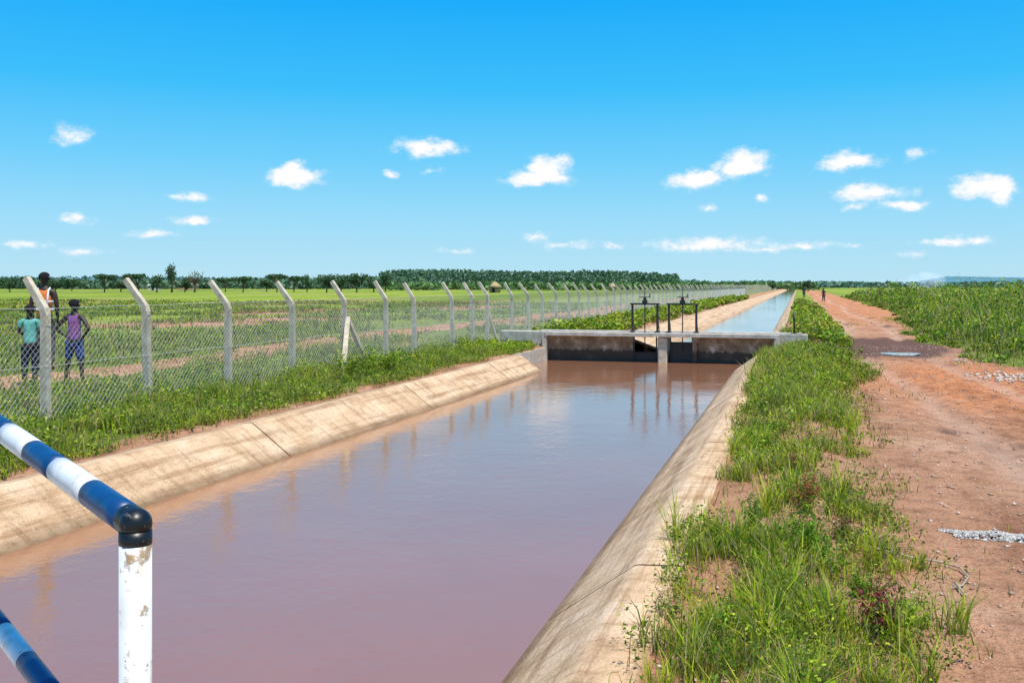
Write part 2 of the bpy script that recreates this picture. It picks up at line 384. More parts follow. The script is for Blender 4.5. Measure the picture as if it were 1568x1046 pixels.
def gate(x0,x1,plate_lo,plate_hi,top):
    g=empty('sluice_gate')
    mb=MB();xm=(x0+x1)/2;zt=1.17;yy=GATEY+.0
    for x in (x0,x1):
        mb.box((x-.028,yy-.03,.44),(x+.028,yy+.04,zt),0,.005)
        mb.box((x-.07,yy-.07,.44),(x+.07,yy+.08,.455),0)
        mb.tube([(x,yy+.03,.9),(x,yy+.40,.45)],.012,6,0)
    mb.box((x0-.06,yy-.05,zt),(x1+.06,yy+.06,zt+.045),0,.006)
    mb.obj('frame',[M_steel],g)
    mb=MB();mb.tube([(xm,yy,-.1),(xm,yy,top)],.015,8);mb.obj('spindle',[M_steel],g)
    mb=MB();mb.box((xm-.07,yy-.07,zt+.045),(xm+.07,yy+.07,zt+.13),0,.015);mb.tube([(xm,yy,zt+.13),(xm,yy,zt+.22)],[.05,.03],10);mb.obj('gearbox',[M_steel],g)
    mb=MB();R=.15;z=zt+.21
    mb.tube([(xm+R*math.cos(a),yy+R*math.sin(a),z) for a in np.linspace(0,2*math.pi,21)],.012,6)
    for k in range(4):
        a=k*math.pi/2+.4;mb.tube([(xm,yy,z),(xm+R*math.cos(a),yy+R*math.sin(a),z)],.010,5)
    mb.tube([(xm+R*.9,yy,z),(xm+R*.9,yy,z+.09)],.014,6)
    mb.obj('handwheel',[M_steel],g)
    mb=MB();mb.box((x0+.05,yy+.08,plate_lo),(x1-.05,yy+.10,plate_hi),0)
    for zz in np.linspace(plate_lo+.03,plate_hi-.06,3): mb.box((x0+.06,yy+.05,zz),(x1-.06,yy+.078,zz+.03),0)
    for x in (x0+.02,x1-.05): mb.box((x,yy+.04,-.9),(x+.03,yy+.12,.30),0)
    mb.obj('gate_leaf',[M_steel],g)
gate(-4.34,-3.66,-.9,-.12,1.55);gate(-3.35,-2.62,-.9,.17,1.73)
mb=MB();mb.tube([(-.1,GATEY+.1,.44),(-.1,GATEY+.1,1.0)],.022,8);mb.box((-.17,GATEY+.03,.44),(-.03,GATEY+.17,.455));mb.tube([(-.1,GATEY+.1,.8),(-.1,GATEY+.1,.86)],.035,8)
mb.obj('staff_gauge_post',[M_steel])

# ================= fence =================
fence=empty('perimeter_fence',(0,0,0))
FX=-8.6
py=[1.85,3.85,5.85,7.85,9.85,11.8,13.8,15.85,18.0,20.0,21.7,24.4,26.0,27.3,29.9]
while py[-1]<420: py.append(py[-1]+2.0)
mb=MB()
for i,y in enumerate(py):
    tl=(random.random()-.5)*.09;tx=(random.random()-.5)*.09;h=1.36+(random.random()-.5)*.07
    base=Vector((FX,y,-.3));k=Vector((FX+tx,y+tl,h));e=k+Vector((-.28+random.uniform(-.04,.04),tl+random.uniform(-.03,.03),.40))
    mb.tube([base,k-Vector((0,0,.04)),k+Vector((-.02,0,.03)),e],[.066,.060,.058,.050],4,0,smooth=False,phase=math.pi/4)
mb.obj('concrete_posts',[M_post],fence)
mb=MB()
mb.tube([(FX+.06,18.0,1.05),(FX+.42,17.0,-.1)],.065,4,smooth=False,phase=math.pi/4)
mb.tube([(FX+.04,18.05,1.0),(FX+.05,19.1,-.1)],.06,4,smooth=False,phase=math.pi/4)
mb.tube([(FX+.0,27.35,1.0),(FX+.05,28.3,-.1)],.055,4,smooth=False,phase=math.pi/4)
mb.obj('brace_struts',[M_post],fence)
wires=[];Ht=1.42
def woff(y,z): return .045*(vn(np.asarray(y)*.55,np.asarray(z)*1.5,77)-.5)
def addw(y0s,sgn,rad):
    tt=np.linspace(0,1,5);ys_=y0s[:,None]+sgn*tt[None]*Ht
    zs=.02+tt[None]*Ht+0*ys_+ .04*(vn(ys_*.5,ys_*0,55)-.5)
    xs_=FX+.075+woff(ys_,zs)*1.5
    wires.append((np.stack([xs_,ys_,zs],-1),rad))
addw(np.arange(1,62,.085),1,.0027);addw(np.arange(1,62,.085)+Ht,-1,.0027)
addw(np.arange(62,170,.17),1,.0038);addw(np.arange(62,170,.17)+Ht,-1,.0038)
VV=[];QQ=[];b=0
for Pw,rad in wires:
    n,k,_=Pw.shape
    offs=np.array([[rad,0,0],[-rad*.6,rad*.8,rad*.2],[-rad*.6,-rad*.6,-rad*.6]])
    v=(Pw[:,:,None,:]+offs[None,None]).reshape(-1,3)
    idx=b+np.arange(n*k*3).reshape(n,k,3)
    for a in range(3):
        c=(a+1)%3;QQ.append(np.stack([idx[:,:-1,a],idx[:,:-1,c],idx[:,1:,c],idx[:,1:,a]],-1).reshape(-1,4))
    VV.append(v);b+=len(v)
npmesh('chain_link_mesh',np.concatenate(VV),quads=np.concatenate(QQ),mats=[M_wire],parent=fence)
mb=MB()
for z in (1.43,.75,.06):
    p=[(FX+.08+float(woff(y,z)),y,z+.012*math.sin(y*3.1)) for y in np.arange(1,170,1.0)];mb.tube(p,.0028,3)
mb.obj('tension_wires',[M_wire],fence)

# ================= near footbridge + railing =================
fb=empty('footbridge')
A=Vector((-1.15,1.54,0));Dv=Vector((-.775,.51,0)).normalized();Nn=Vector((Dv.y,-Dv.x,0))
if Nn.y>0:Nn=-Nn
mb=MB()
p0=A-Dv*1.6-Nn*.12;p1=A+Dv*6.6-Nn*.12;p2=p1+Nn*2.0;p3=p0+Nn*2.0
vs=[Vector((p.x,p.y,z)) for z in (-.14,.045) for p in (p0,p1,p2,p3)]
mb.add(vs,[(0,1,2,3),(7,6,5,4),(0,4,5,1),(1,5,6,2),(2,6,7,3),(3,7,4,0)]);mb.obj('deck',[M_conc],fb)
def rail(slope_z):
    g=empty('guard_railing')
    top=1.27
    def at(t,z): p=A+Dv*t;return Vector((p.x,p.y,z+slope_z*t))
    mb=MB()
    for k,t in enumerate((0,2.0,4.0,6.0)):
        z1=top+slope_z*t-.03
        q=A+Dv*t
        mb.tube([(q.x,q.y,.045),(q.x,q.y,z1)],.0285,24,0)
        mb.tube([(q.x,q.y,.046),(q.x,q.y,.058)],.07,16,0)
    mb.obj('posts',[M_white],g)
    q=A;mb=MB()
    mb.tube([(q.x,q.y,top-.036),(q.x,q.y,top-.030),(q.x,q.y,top-.012)],[.0290,.0292,.029],24,2)
    mb.ball((q.x,q.y,top),(.0295,.0295,.0285),2,24,14)
    mb.obj('corner_elbow',[M_blue,M_white2,M_black],g)
    for lvl,(z,r,ph) in {'top_rail':(top,.0280,0),'lower_rail':(top-.50,.0245,.03)}.items():
        mb=MB();t=.0;i=0
        while t<6.0:
            L=(.035 if lvl=='top_rail' else .08) if i==0 else .205+random.uniform(-.012,.012)
            mt=2 if (i==0 and lvl=='top_rail') else (1 if i%2==0 else 0)
            rr=r+(0.0004 if mt==1 else 0)
            P_=[at(t+L*k/4,z) for k in range(5)]
            mb.tube(P_,rr,24,mt,cap=True);t+=L;i+=1
        mb.obj(lvl,[M_blue,M_white2,M_black],g)
    return g
rail(.075)

# ================= vegetation generators =================
def blades(P,h,w,col,lean=.35):
    n=len(P);a=rng.uniform(0,2*np.pi,n);d=np.stack([np.cos(a),np.sin(a),0*a],1)
    b=rng.uniform(0,2*np.pi,n);ld=np.stack([np.cos(b),np.sin(b),0*b],1)*(rng.uniform(.1,1,n)*lean*h)[:,None]
    up=np.array([0,0,1.])
    B=P;Mi=P+ld*.35+up*(h*.55)[:,None];T=P+ld+up*(h*rng.uniform(.8,1,n))[:,None]
    W=w[:,None]
    V=np.stack([B-d*W*.5,B+d*W*.5,Mi+d*W*.42,Mi-d*W*.42,T],1).reshape(-1,3)
    i=np.arange(n)*5
    q=np.stack([i,i+1,i+2,i+3],1);t=np.stack([i+3,i+2,i+4],1)
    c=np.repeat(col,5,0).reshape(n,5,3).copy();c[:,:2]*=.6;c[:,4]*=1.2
    return V,q,t,c.reshape(-1,3)
def leafq(P,s,col,asp=.5,flat=0.0):
    n=len(P);a=rng.normal(size=(n,3));a[:,2]*=(1-flat);a/=np.linalg.norm(a,axis=1)[:,None]
    b=rng.normal(size=(n,3));b[:,2]*=(1-flat*.5);b-=a*(a*b).sum(1)[:,None];b/=np.linalg.norm(b,axis=1)[:,None]
    s=s[:,None];V=np.stack([P-a*s,P-b*s*asp,P+a*s,P+b*s*asp],1).reshape(-1,3)
    i=np.arange(n)*4;q=np.stack([i,i+1,i+2,i+3],1)
    return V,q,np.zeros((0,3),int),np.repeat(col,4,0)
def merge(name,parts,mat,parent=None):
    V=[];Q=[];T=[];Cc=[];b=0
    for v,q,t,c in parts:
        V.append(v);Q.append(q+b);T.append(t+b);Cc.append(c);b+=len(v)
    return npmesh(name,np.concatenate(V),np.concatenate(Q),np.concatenate(T) if sum(map(len,T)) else None,np.concatenate(Cc),[mat],parent)
G1=np.array([.33,.48,.02]);G2=np.array([.11,.22,.016]);G3=np.array([.56,.60,.06]);DRY=np.array([.58,.45,.24])
def gcol(n,dry=.12,dark=.35):
    u=rng.random(n)[:,None];k=rng.random(n)
    c=G1*(1-u)+G3*u*1.0
    c=np.where((k<dark)[:,None],G2*(.7+.5*u),c);c=np.where((k>1-dry)[:,None],DRY*(.6+.5*u),c);return c
def scatter(n,xr,yr,dens=None,pw=1.0):
    y=yr[0]+(yr[1]-yr[0])*rng.random(n)**pw
    x=rng.uniform(*xr,n) if not callable(xr) else xr(y)
    if dens is not None:
        k=rng.random(n)<dens(x,y);x,y=x[k],y[k]
    return x,y
def place(x,y,dz=0):
    z=gz(x,y);z=np.where((x>-.98)&(x<-.62)&(y<26),.01,z);return np.stack([x,y,z+dz],1)
# right-hand verge
def rx(y):
    l,_=edges_r(y);return -.98+rng.random(len(y))*(l+.45+.98)
def patchy(x,y): return np.clip((fbm(x*2.4,y*1.7,41)-.46)*6,.0,1)
def dr(x,y):
    l,_=edges_r(y);e=sm(l+.45,l-.35,x)*sm(-.80+.35*(fbm(y*.9,y*0,47)-.62)*sm(5,12,y)*2,-.50,x)
    return np.maximum(patchy(x,y),.035+.2*sm(9,16,y))*e
x,y=scatter(150000,rx,(2.2,30),dr,1.7)
hh=(.05+.26*fbm(x*1.7,y*1.5,43)**1.5+.12*sm(8,20,y))*rng.uniform(.4,1.35,len(x))*(1-.4*sm(.2,.8,x))
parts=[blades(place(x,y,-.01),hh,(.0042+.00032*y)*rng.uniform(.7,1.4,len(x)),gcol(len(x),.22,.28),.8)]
cx,cy=scatter(420,rx,(3,26),dr,1.3)
k=46;tx=np.repeat(cx,k)+rng.normal(0,.03,len(cx)*k);ty=np.repeat(cy,k)+rng.normal(0,.03,len(cx)*k)
th_=np.repeat(rng.uniform(.12,.36,len(cx)),k)*rng.uniform(.6,1.1,len(cx)*k)
parts.append(blades(place(tx,ty,-.01),th_,(.005+.0003*ty),gcol(len(tx),.12,.15)*1.1,.9))
def herbs(cx,cy,hmax,rad,per,ls,colf,flat=.4,asp=.5):
    n=len(cx);k=per
    X0=np.repeat(cx,k);Y0=np.repeat(cy,k);H=np.repeat(hmax,k);R=np.repeat(rad,k)
    a=rng.uniform(0,6.283,n*k);rr=np.sqrt(rng.random(n*k));zz=rng.random(n*k)**.75
    px=X0+np.cos(a)*rr*R*(.55+.45*zz);py_=Y0+np.sin(a)*rr*R*(.55+.45*zz)
    P=np.stack([px,py_,gz(X0,Y0)+zz*H*(1-.35*rr**2)],1)
    tint=np.repeat(rng.uniform(.62,1.2,(n,1))*rng.uniform(.85,1.12,(n,3))*np.array([.95,1.0,.9]),k,0)
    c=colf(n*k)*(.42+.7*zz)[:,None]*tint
    return leafq(P,np.repeat(ls,k)*rng.uniform(.6,1.3,n*k),c,asp,flat)
cx,cy=scatter(3600,lambda y:np.maximum(rx(y),-.7),(2.5,28),dr,1.5)
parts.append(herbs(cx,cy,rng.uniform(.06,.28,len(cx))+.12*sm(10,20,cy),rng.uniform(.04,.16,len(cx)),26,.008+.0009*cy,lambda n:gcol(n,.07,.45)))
# taller darker weeds in the near corner
cx=rng.uniform(-.35,.75,90);cy=3.4+4.5*rng.random(90)
parts.append(herbs(cx,cy,rng.uniform(.14,.30,90),rng.uniform(.05,.11,90),60,.011+0*cx,lambda n:gcol(n,.06,.75),.3,.35))
merge('grass_verge',parts,M_fol)
# left verge between lining and fence
dl=lambda x,y:np.clip((fbm(x*1.2,y*1.2,51)-.30)*3,.12,1)*sm(-6.62,-7.0,x)
x,y=scatter(110000,(-9.2,-6.6),(4,27),dl,1.0)
hh=(.06+.32*fbm(x*1.1,y*1.1,53)*sm(-6.5,-7.6,x))*rng.uniform(.5,1.4,len(x))*(1-.5*sm(21,25,y))
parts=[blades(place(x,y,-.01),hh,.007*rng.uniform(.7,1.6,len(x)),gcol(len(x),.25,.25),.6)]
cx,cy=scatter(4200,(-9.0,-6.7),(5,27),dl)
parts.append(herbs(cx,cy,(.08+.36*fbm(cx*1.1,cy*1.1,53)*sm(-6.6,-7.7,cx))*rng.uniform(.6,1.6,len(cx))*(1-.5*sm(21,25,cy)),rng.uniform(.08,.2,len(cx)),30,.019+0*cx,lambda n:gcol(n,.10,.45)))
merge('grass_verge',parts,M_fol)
parts=[]
cx=rng.uniform(-9,-7.0,150);cy=rng.uniform(23.5,26.8,150)
parts.append(herbs(cx,cy,rng.uniform(.10,.24,150)+.2*sm(-8.0,-8.6,cx),rng.uniform(.12,.25,150),60,.032+0*cx,lambda n:gcol(n,.04,.3)))
cx=rng.uniform(-8.3,-7.4,60);cy=rng.uniform(16.2,19,60)
parts.append(herbs(cx,cy,rng.uniform(.25,.6,60),rng.uniform(.12,.22,60),70,.026+0*cx,lambda n:gcol(n,.03,.5)))
cy=28+80*rng.random(700)**1.6;cx=-5.0-rng.random(700)*2.6
parts.append(herbs(cx,cy,rng.uniform(.15,.5,700),rng.uniform(.15,.4,700),50,.026+.0010*cy,lambda n:gcol(n,.1,.35)))
cx=rng.uniform(-.1,1.3,260);cy=27.6+60*rng.random(260)**1.5
parts.append(herbs(cx,cy,rng.uniform(.15,.45,260),rng.uniform(.15,.4,260),50,.026+.0010*cy,lambda n:gcol(n,.15,.3)))
merge('weeds',parts,M_fol)
# field beyond fence
df=lambda x,y:np.clip((fbm(x*.3,y*.3,61)-.42)*4.5,.03,1)*(1-sm(0,.4,leftroad(x,y))*.9)
def wide(y): return -8.8-rng.random(len(y))*(8+y*1.1)
x,y=scatter(150000,wide,(8,95),df,1.5)
d=np.hypot(x,y)
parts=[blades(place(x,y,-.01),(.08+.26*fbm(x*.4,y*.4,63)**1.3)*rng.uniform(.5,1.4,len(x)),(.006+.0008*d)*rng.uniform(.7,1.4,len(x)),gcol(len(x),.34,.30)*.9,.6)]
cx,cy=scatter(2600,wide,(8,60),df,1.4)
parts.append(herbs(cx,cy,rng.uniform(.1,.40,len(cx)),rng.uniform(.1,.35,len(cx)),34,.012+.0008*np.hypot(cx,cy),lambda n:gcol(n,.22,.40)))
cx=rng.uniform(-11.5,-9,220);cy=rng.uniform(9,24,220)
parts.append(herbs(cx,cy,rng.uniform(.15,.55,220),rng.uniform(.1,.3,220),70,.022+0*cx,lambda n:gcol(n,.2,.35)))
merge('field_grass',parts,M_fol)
# right side scrub
def wr(y):
    _,r=edges_r(y);return r-.1+rng.random(len(y))**1.2*(6+.75*y)
def hs(x,y):
    _,r=edges_r(y);e=sm(r-.1,r+2.2,x);q=fbm(x*.30,y*.22,71);return (.10+e*(.30+1.35*sm(.38,.7,q)))*(.8+.3*sm(30,60,y))
cx,cy=scatter(5600,wr,(9,150),None,1.5)
H=hs(cx,cy)*rng.uniform(.5,1.25,len(cx))
dd=np.hypot(cx,cy)
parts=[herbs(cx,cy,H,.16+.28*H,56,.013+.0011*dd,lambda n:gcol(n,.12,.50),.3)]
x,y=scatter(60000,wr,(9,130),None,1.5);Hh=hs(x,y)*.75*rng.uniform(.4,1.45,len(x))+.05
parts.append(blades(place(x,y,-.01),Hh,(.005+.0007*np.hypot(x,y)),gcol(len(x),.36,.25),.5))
merge('roadside_scrub',parts,M_fol)
x,y=scatter(26000,lambda y:rng.uniform(.3,5.5,len(y)),(3.5,60),lambda x,y:sm(.60,.72,fbm(x*1.1,y*.6,83))*(.25+.75*sm(3.0,4.2,x)+.5*sm(1.2,.6,x)),1.4)
merge('road_tufts',[blades(place(x,y,-.005),rng.uniform(.02,.10,len(x)),.004+.0005*y,gcol(len(x),.4,.2),.9)],M_fol)
def weed(name,px,py_,h,n,colr):
    S_=[]
    for k in range(n):
        a=rng.uniform(0,6.28);le=rng.uniform(.0,.45)*h;t=np.linspace(.1,1,22)
        bx=px+np.cos(a)*le*t+rng.normal(0,.03);by=py_+np.sin(a)*le*t+rng.normal(0,.03)
        hz=h*rng.uniform(.4,1.1)
        S_.append(np.stack([bx,by,float(gz(px,py_))+hz*t],1))
    P=np.concatenate(S_);P=np.repeat(P,3,0)+rng.normal(0,.009,(len(P)*3,3))
    tt=np.tile(np.repeat(np.linspace(.1,1,22),3),n)
    c=np.where((rng.random(len(P))<tt*.8)[:,None],np.array(colr)*rng.uniform(.6,1.6,(len(P),1)),G2*rng.uniform(.7,1.6,(len(P),1)))
    merge(name,[leafq(P,rng.uniform(.006,.014,len(P)),c,.4)],M_fol)
for col,row,h,n,cc in ((1235,800,.28,24,(.32,.08,.06)),(1350,985,.24,28,(.32,.05,.08)),(1215,740,.20,12,(.3,.16,.07)),(1290,840,.16,14,(.30,.12,.09)),(1235,870,.26,22,(.2,.38,.03)),(1205,560,.45,30,(.2,.36,.03)),(1390,965,.10,14,(.3,.45,.04)),(1020,940,.12,8,(.4,.35,.15)),(1320,925,.12,14,(.25,.4,.04)),(1265,890,.2,16,(.16,.3,.03)),(1150,820,.22,18,(.2,.36,.03))):
    px,py_=surv_ground(col,row);weed('weed_plant',px,py_,h,n,cc)

# ================= stones, gravel, stick =================
def rockmat():
    m,nt,b=newmat('stone');a=N(nt,'ShaderNodeAttribute',attribute_name='Col');f=noise(nt,60,3)
    nt.links.new(mix(nt,.5,a.outputs['Color'],ramp(nt,[(.3,(.6,.6,.6)),(.7,(1.2,1.2,1.2))],f).outputs[0],'MULTIPLY'),b.inputs['Base Color']);b.inputs['Roughness'].default_value=.9;return m
M_rock=rockmat()
def rocks(name,x,y,s,c1,c2,flat=.6,dz=0):
    base=np.array([[1,0,0],[0,1,0],[-1,0,0],[0,-1,0],[0,0,1],[0,0,-1]],float)
    t=np.array([[0,1,4],[1,2,4],[2,3,4],[3,0,4],[1,0,5],[2,1,5],[3,2,5],[0,3,5]])
    n=len(x);V=base[None]*rng.uniform(.6,1.3,(n,6,1))*s[:,None,None];V[:,:,2]*=flat
    a=rng.uniform(0,6.28,n);ca,sa=np.cos(a)[:,None],np.sin(a)[:,None]
    vx=V[:,:,0]*ca-V[:,:,1]*sa;vy=V[:,:,0]*sa+V[:,:,1]*ca
    V=np.stack([vx+x[:,None],vy+y[:,None],V[:,:,2]+(gz(x,y)+s*.2+dz)[:,None]],-1)
    T=(t[None]+(np.arange(n)*6)[:,None,None]).reshape(-1,3)
    c=np.repeat(np.array(c1)+(np.array(c2)-np.array(c1))*rng.random((n,1)),6,0)
    return npmesh(name,V.reshape(-1,3),None,T,c,[M_rock])
y=3+27*rng.random(12000)**1.6;l,r=edges_r(y);x=l-1.1+rng.random(12000)*(r-l+1.6);x=np.maximum(x,-.6)
rocks('scattered_pebbles',x,y,.003+.018*rng.random(12000)**5+.0003*y,(.30,.15,.09),(.74,.56,.42))
def patch(col,row,rx_,ry_,n,smin,smax,c1,c2,name,heap=0):
    px,py_=surv_ground(col,row);a=rng.uniform(0,6.28,n);q=rng.random(n)**.6*(1+.25*np.sin(a*3+1))
    rocks(name,px+np.cos(a)*q*rx_,py_+np.sin(a)*q*ry_,rng.uniform(smin,smax,n),c1,c2,.8,heap*np.clip(1-q,0,1))
patch(1525,822,.36,.13,1300,.005,.013,(.30,.27,.23),(.72,.68,.62),'gravel_heap',.035)
patch(1585,828,.3,.13,900,.005,.013,(.30,.27,.23),(.72,.68,.62),'gravel_heap',.035)
patch(1556,578,.8,1.0,150,.02,.05,(.45,.34,.25),(.70,.58,.46),'rubble')
patch(1490,553,.5,.5,40,.02,.05,(.3,.2,.14),(.55,.45,.36),'rubble')
mb=MB()
for pts,rd in ((((1312,838),(1328,852),(1365,858),(1400,862),(1440,866),(1470,876),(1483,890),(1474,903)),.008),(((1474,903),(1455,907)),.005),(((1462,900),(1480,922)),.007)):
    q=[]
    for c_,r_ in pts:
        a_,b_=surv_ground(c_,r_);q.append((a_,b_,float(gz(a_,b_))+.015+.01*random.random()))
    mb.tube(q,[rd*(1-.5*i/len(q)) for i in range(len(q))],7)
M_stick=simple('dry_wood',(.35,.26,.17),(.6,.5,.38),20);mb.obj('fallen_branch',[M_stick])
mb=MB()
for k in range(90):
    yy=3.6+18*random.random()**1.5;xx=random.uniform(.2,3.8);a=random.uniform(0,6.28);L=random.uniform(.04,.16)
    z=float(gz(xx,yy))+.012;mb.tube([(xx,yy,z),(xx+L*.5*math.cos(a),yy+L*.5*math.sin(a),z+.008),(xx+L*math.cos(a+.3),yy+L*math.sin(a+.3),z)],.003,5)
mb.obj('scattered_twigs',[M_stick])

# ================= trees & horizon =================
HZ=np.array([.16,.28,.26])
def tree(name,col,top,wpx,d,kind='round',dark=1.0,haze=.3):
    x0,y0=surv(col,d);H=EYE+(437-top)*d/FP;Wd=wpx*d/FP
    g=empty(name,(x0,y0,0));mb=MB();parts=[]
    tr=.03*H+.05;cz=.62 if kind!='umbrella' else .78
    mb.tube([(0,0,-.2),(.03*H,0,H*.3),(.0,.02*H,H*cz)],[tr,tr*.75,tr*.4],7)
    ncl=9 if kind!='tall' else 11;cl=[]
    for k in range(ncl):
        a=rng.uniform(0,6.28);q=math.sqrt(rng.random())
        if kind=='umbrella': c=(math.cos(a)*q*Wd*.42,math.sin(a)*q*Wd*.42,H*(.84+.06*rng.random()));rad=(Wd*.19,Wd*.19,H*.10)
        elif kind=='tall': c=(math.cos(a)*q*Wd*.25,math.sin(a)*q*Wd*.25,H*rng.uniform(.42,.86));rad=(Wd*.22,Wd*.22,H*.13)
        else: c=(math.cos(a)*q*Wd*.35,math.sin(a)*q*Wd*.35,H*rng.uniform(.35,.82));rad=(Wd*.2,Wd*.2,H*.17)
        cl.append((c,rad))
        mb.tube([(0,0,H*.3),(c[0]*.5,c[1]*.5,(H*.3+c[2])*.52),c],[tr*.5,tr*.35,tr*.12],5)
    mb.obj('trunk',[M_bark],g)
    if kind=='bare':
        mb=MB()
        for k in range(60):
            a=rng.uniform(0,6.28);e=rng.uniform(.2,1.4);L=H*.5*rng.uniform(.5,1)
            b=(0,0,H*rng.uniform(.3,.5));t_=(L*math.cos(a)*math.cos(e),L*math.sin(a)*math.cos(e),b[2]+L*math.sin(e))
            mb.tube([b,t_],[.06,.02],4)
        mb.obj('branches',[M_bark],g);nl=12
    else: nl=85
    for c,rad in cl:
        v=rng.normal(size=(nl,3));v/=np.linalg.norm(v,axis=1)[:,None];v*=(rng.random(nl)**.4)[:,None]
        P=np.array(c)+v*np.array(rad)*1.15
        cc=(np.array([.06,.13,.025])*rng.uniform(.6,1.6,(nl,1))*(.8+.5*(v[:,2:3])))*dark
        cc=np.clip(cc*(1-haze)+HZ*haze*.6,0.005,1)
        parts.append(leafq(P,rng.uniform(.8,1.4,nl)*Wd*.045,cc,.7))
    merge('crown',parts,M_far,g)
T=[(-5,420,30,220,'round'),(15,424,26,240,'round'),(45,422,40,260,'round'),(85,425,30,260,'round'),(110,427,30,300,'round'),
(160,420,36,240,'umbrella'),(185,419,34,250,'round'),(212,420,40,240,'umbrella'),(240,419,26,230,'round'),(263,402,22,230,'tall'),(298,412,28,230,'bare'),(283,424,28,240,'round'),
(345,426,24,240,'umbrella'),(372,424,36,230,'umbrella'),(408,427,24,260,'round'),(424,420,34,240,'umbrella'),(450,423,40,250,'umbrella'),(470,420,14,250,'tall'),
(500,418,34,230,'round'),(522,417,30,240,'round'),(546,415,38,230,'round'),(572,419,26,240,'round'),(590,417,22,260,'tall'),(1237,429,18,260,'round'),(1182,431,14,300,'round'),(1130,431,16,300,'round')]
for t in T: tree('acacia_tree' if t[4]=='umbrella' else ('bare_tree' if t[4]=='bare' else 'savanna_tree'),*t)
def belt(name,c0,c1,d0,d1,toprow,jit,n,colr,wid,per=70):
    parts=[]
    cols=np.linspace(c0,c1,n)+rng.uniform(-2,2,n)
    for c in cols:
        d=rng.uniform(d0,d1);x0,y0=surv(c,d)
        tp=np.interp(c,*zip(*toprow)) if isinstance(toprow,list) else toprow
        H=max(EYE+(437-tp+rng.uniform(-jit,jit))*d/FP,1.2)
        k=per;z=rng.random(k);rr=wid*(1-z**3)*.5+.15*wid
        a=rng.uniform(0,6.28,k);q=np.sqrt(rng.random(k))
        P=np.stack([x0+np.cos(a)*q*rr,y0+np.sin(a)*q*rr,z*H],1)
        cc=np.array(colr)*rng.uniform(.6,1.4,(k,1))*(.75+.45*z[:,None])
        parts.append(leafq(P,rng.uniform(.5,1,k)*wid*.22,cc,.6))
    return merge(name,parts,M_far)
belt('eucalyptus_forest',585,1036,560,700,[(585,417),(620,414),(700,414),(820,417),(900,415),(960,417),(1036,421)],2.2,260,(.085,.17,.095),5,70)  # bluish aerial haze is tinted into the belts' leaf colours
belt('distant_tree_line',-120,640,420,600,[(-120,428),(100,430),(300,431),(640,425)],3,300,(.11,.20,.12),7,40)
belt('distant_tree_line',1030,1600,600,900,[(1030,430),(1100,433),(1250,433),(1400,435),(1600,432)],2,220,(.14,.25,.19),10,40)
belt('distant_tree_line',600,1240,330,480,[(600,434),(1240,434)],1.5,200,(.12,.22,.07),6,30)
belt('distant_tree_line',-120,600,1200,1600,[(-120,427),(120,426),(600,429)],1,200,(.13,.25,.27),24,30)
def hill(name,c0,c1,d,prof,colr):
    mb=MB();n=60;vs=[]
    for i in range(n+1):
        c=c0+(c1-c0)*i/n;x0,y0=surv(c,d);h=EYE+(437-np.interp(c,*zip(*prof)))*d/FP+random.uniform(-1,1)
        x1,y1=surv(c,d+500)
        vs+=[(x0,y0,-2),(x0*.5+x1*.5,y0*.5+y1*.5,h),(x1,y1,-2)]
    fs=[(i*3+k,i*3+k+1,i*3+4+k,i*3+3+k) for i in range(n) for k in range(2)]
    mb.add(vs,fs,0,True);m=simple(name+'_woods',tuple(x*.8 for x in colr),tuple(x*1.2 for x in colr),.02,1,0,spec=0);mb.obj(name,[m])
hill('distant_hill',1385,1640,2600,[(1385,434),(1430,426),(1450,422),(1560,424),(1640,423)],(.11,.24,.28))  # blue-green woods colour includes the distance haze
M_iron=simple('iron_roof',(.40,.40,.41),(.58,.58,.6),2,.5,0);M_brick=simple('brick_wall',(.32,.15,.09),(.42,.22,.14),3);M_that=simple('thatch',(.36,.26,.13),(.55,.4,.2),6);M_mud=simple('mud_wall',(.40,.24,.14),(.5,.33,.2),3);M_dark=simple('dark_opening',(.01,.01,.01),(.03,.02,.02),3,bs=0);M_plw=simple('plastered_wall',(.5,.45,.38),(.65,.6,.52),3)
def house(col,d,w,wallm,roofm,rh=.9,h=2.0,rot=0):
    x,y=surv(col,d);g=empty('brick_house' if wallm is M_brick else 'farm_house',(x,y,0));g.rotation_euler=(0,0,TH+rot)
    mb=MB();mb.box((-w/2,-1.8,0),(w/2,1.8,h));mb.obj('walls',[wallm],g)
    mb=MB();o=.3;mb.add([(-w/2-o,-2.1,h-.1),(w/2+o,-2.1,h-.1),(w/2+o,0,h+rh),(-w/2-o,0,h+rh),(w/2+o,2.1,h-.1),(-w/2-o,2.1,h-.1)],[(0,1,2,3),(3,2,4,5),(0,3,5),(1,4,2)]);mb.obj('roof',[roofm],g)
    mb=MB();mb.box((-.4,-1.82,0),(.4,-1.795,1.5));mb.box((w*.25,-1.82,.8),(w*.25+.6,-1.795,1.3));mb.box((-w*.25-.6,-1.82,.8),(-w*.25,-1.795,1.3));mb.obj('door_and_windows',[M_dark],g)
house(237,330,3.4,M_plw,M_iron,.4,1.7);house(288,340,6,M_mud,M_iron,.6,1.8)
def hut(col,d,w,H):
    x,y=surv(col,d);g=empty('thatched_hut',(x,y,0));mb=MB();mb.tube([(0,0,0),(0,0,H*.5)],w*.4,16);mb.obj('wall',[M_mud],g)
    mb=MB();mb.tube([(0,0,H*.45),(0,0,H*.72),(0,0,H)],[w*.56,w*.32,.04],18);mb.obj('roof',[M_that],g)
    mb=MB();mb.box((-.3,-w*.4-.03,0),(.3,-w*.4+.1,1.1));mb.obj('doorway',[M_dark],g)
hut(758,230,3.2,2.6);hut(938,300,2.8,2.4)

